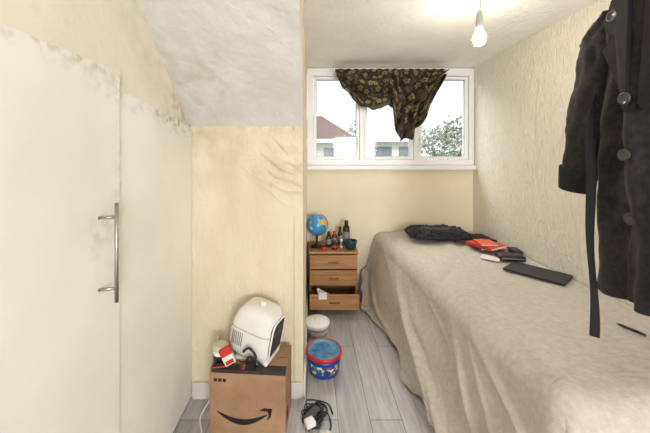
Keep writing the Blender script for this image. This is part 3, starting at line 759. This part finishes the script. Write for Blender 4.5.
# ------------------------------------------------------------ overcoat
m_coat = M('charcoal_wool', rgb(44, 43, 43), .95, col2=rgb(28, 27, 28), vscale=40, bump=.4, bscale=300, sheen=.08, bdist=.003)
m_coatseam = M('charcoal_wool_edge', rgb(33, 32, 33), .95)
m_btn = M('dark_horn_button', rgb(78, 72, 68), .3)
K = .82
co = thing('overcoat', 'long charcoal wool double-breasted overcoat with big buttons on a hanger', 'coat', (1.47*K, 1.23*K, CAMZ*(1-K)))
co.scale = (K, K, K)
def cring(z, n=180):
    k = (2.10-z)/1.37
    hy = .245+.020*k if z < 2.02 else .245-(z-2.02)*1.1
    hy = max(hy, .05); hx = .085+.015*math.sin(k*3) if z < 2.05 else .05
    out = []
    for i in range(n):
        a = 2*math.pi*i/n; c_, s_ = math.cos(a), math.sin(a)
        y = hy*math.copysign(abs(s_)**.85, s_); x = hx*math.copysign(abs(c_)**.7, c_)
        f = (.024*math.sin(y*30+2.5*nz(y*5, z*1.5)+1)+.040*nz(y*8, z*1.2, 3))*min(1, .3+k*1.3)
        f += .018*nz(y*12+z*4, z*7, 8)
        if c_ < 0:
            x -= f
            if y < .095-.05*max(0, z-1.6)/.4: x -= .014
        x = min(x, .096)
        out.append(Vector((x, y+.016*nz(z*3, s_*2), z+.012*nz(y*8, 1)*(1 if z < 1 else 0))))
    return out
zs = [.72, .73]+[.76+i*.02 for i in range(65)]+[2.065, 2.075, 2.09, 2.10]
loft('coat_body', [cring(z) for z in sorted(set(round(q, 4) for q in zs))], m_coat, co)
def sleeve(name, path, fold=0):
    P = smooth_path([p[:3] for p in path], 8); rads = smooth_path([(p[3], p[4], 0) for p in path], 8)
    rings = []
    for i, (p, r_) in enumerate(zip(P, rads)):
        ring = []
        for k in range(40):
            a = 2*math.pi*k/40
            w = 1+.20*nz(math.cos(a)*2, math.sin(a)*2, i*.20)+.12*nz(math.cos(a)*3, math.sin(a)*3+i*.5, i*.6)
            ring.append(p+Vector((r_.x*math.cos(a)*w, r_.y*math.sin(a)*w, .012*math.sin(a))))
        rings.append(ring)
    return loft(name, rings, m_coat, co)
sleeve('sleeve', [(-.02, .20, 2.06, .05, .05), (-.02, .255, 1.95, .075, .082), (-.03, .285, 1.78, .075, .092), (-.045, .318, 1.58, .070, .090), (-.05, .352, 1.36, .064, .084), (-.05, .375, 1.22, .062, .074), (-.05, .378, 1.205, .056, .068)])
def cuffring(z, gx, gy): return [Vector((-.05+gx*math.cos(2*math.pi*k/40)*(1+.06*nz(math.cos(k*.157)*2, math.sin(k*.157)*2)), .378+.1*(1.24-z)*.9+gy*math.sin(2*math.pi*k/40), z+.012*math.sin(2*math.pi*k/40))) for k in range(40)]
loft('cuff', [cuffring(1.300, .068, .082), cuffring(1.306, .072, .086), cuffring(1.295, .074, .087), cuffring(1.22, .073, .083), cuffring(1.185, .071, .080), cuffring(1.18, .064, .074)], m_coatseam, co)
sleeve('sleeve', [(-.02, -.19, 2.06, .05, .04), (-.015, -.255, 1.95, .065, .065), (-.02, -.28, 1.78, .062, .072), (-.03, -.29, 1.58, .058, .068), (-.035, -.30, 1.36, .055, .064), (-.035, -.31, 1.20, .057, .062)])
def front_x(y, z):
    r_ = cring(z, 200); best = min((p for p in r_ if p.x < 0), key=lambda p: abs(p.y-y)); return best.x
def lapel(sgn):
    outl = [(.03, 2.10), (.14, 2.08), (.215, 1.96), (.125, 1.915), (.195, 1.865), (.11, 1.68), (.03, 1.55), (.015, 1.58)]
    bm = bmesh.new()
    a = [bm.verts.new((front_x(p[0]*sgn+.01, min(p[1], 2.03))-.018, p[0]*sgn+.01, p[1])) for i, p in enumerate(outl)]
    bm.faces.new(a)
    r_ = bmesh.ops.extrude_face_region(bm, geom=list(bm.faces))
    for v in [g for g in r_['geom'] if isinstance(g, bmesh.types.BMVert)]: v.co.x += .024
    bmesh.ops.bevel(bm, geom=list(bm.edges), offset=.003, segments=2, affect='EDGES')
    from_bm('lapel', bm, m_coatseam, co)
lapel(1); lapel(-1)
for yy, zz in ((.020, 1.605), (.045, 1.37), (-.09, 1.60), (-.08, 1.37), (.13, 2.00), (.04, 1.10)):
    bt = lathe('button', [(.0, 0), (.021, 0), (.025, .002), (.025, .008), (.020, .009), (.018, .006), (0.001, .006)], m_btn, co, seg=24)
    bt.rotation_euler = (0, math.radians(-90), 0); bt.location = (front_x(yy, zz)-.004-(.018 if zz > 1.58 else 0), yy, zz)
def belt(u, v):
    z = 1.66-1.135*v
    w = .018*min(1, .6+v*2)
    tw = .9+1.6*v+.8*math.sin(v*6)
    sway = .014*math.sin(v*5.2+.5)+.004*math.sin(v*13)
    return Vector((-.162+.03*max(0, 1-v*8)+(u-.5)*2*w*math.sin(tw)+.010*math.sin(v*7), .172+.006*(1-v)+(u-.5)*2*w*math.cos(tw)+sway, z))
grid('belt', belt, 4, 100, m_coatseam, co, thick=.006)
m_hang = M('dark_wood_hanger', rgb(90, 60, 40), .5)
tube('hanger', [(0, -.17, 2.05), (0, -.08, 2.10), (0, 0, 2.125), (0, .08, 2.10), (0, .17, 2.05)], .009, m_hang, co)
HT = (ZC-.03-CAMZ*(1-K))/K
tube('hanger_hook', [(0, 0, 2.12), (0, 0, HT-.05), (0, .025, HT-.02), (0, .0, HT)], .0025, m_steel, co)
hk = thing('ceiling_hook', 'small steel hook screwed into the ceiling holding the overcoat', 'hook', (1.47*K, 1.23*K, ZC))
lathe('hook_plate', [(.02, -.006), (.02, -.0005)], m_steel, hk, seg=20)
tube('hook_arm', [(0, 0, -.006), (.0, 0, -.02), (.012, 0, -.032), (0, 0, -.042), (-.012, 0, -.034)], .003, m_steel, hk)

# ------------------------------------------------------------ light
w = bpy.data.worlds.new('World'); sc.world = w; w.use_nodes = True
bg = w.node_tree.nodes['Background']; bg.inputs[0].default_value = (.93, .96, 1, 1); bg.inputs[1].default_value = 1.4
def area(name, loc, rot, sx, sy, e, col=(1, 1, 1)):
    l = bpy.data.lights.new(name, 'AREA'); l.shape = 'RECTANGLE'; l.size = sx; l.size_y = sy; l.energy = e; l.color = col
    o = bpy.data.objects.new(name, l); COL.objects.link(o); o.location = loc; o.rotation_euler = rot; return o
area('fill_light', (1.3, -3.2, 1.5), (math.radians(91), 0, math.radians(6)), 1.2, .8, 122, (.98, .985, 1))  # unseen fill lamp added behind the camera to brighten the room
area('daylight', (.8, 3.9, 3.4), (math.radians(-52), 0, 0), 2.4, 1.6, 165, (.96, .98, 1))
sun = bpy.data.lights.new('sun', 'SUN'); sun.energy = 3.0; sun.angle = .3; so = bpy.data.objects.new('sun', sun); COL.objects.link(so)
so.rotation_euler = (math.radians(35), math.radians(-15), 0)

cam = bpy.data.cameras.new('Camera'); cam.sensor_width = 36; cam.sensor_fit = 'HORIZONTAL'
cam.lens = 300/650*36; cam.shift_x = 13/650; cam.shift_y = -61.5/650; cam.clip_start = .02
cobj = bpy.data.objects.new('Camera', cam); COL.objects.link(cobj)
cobj.location = (0, 0, CAMZ); cobj.rotation_euler = (math.radians(90), 0, 0)
sc.camera = cobj
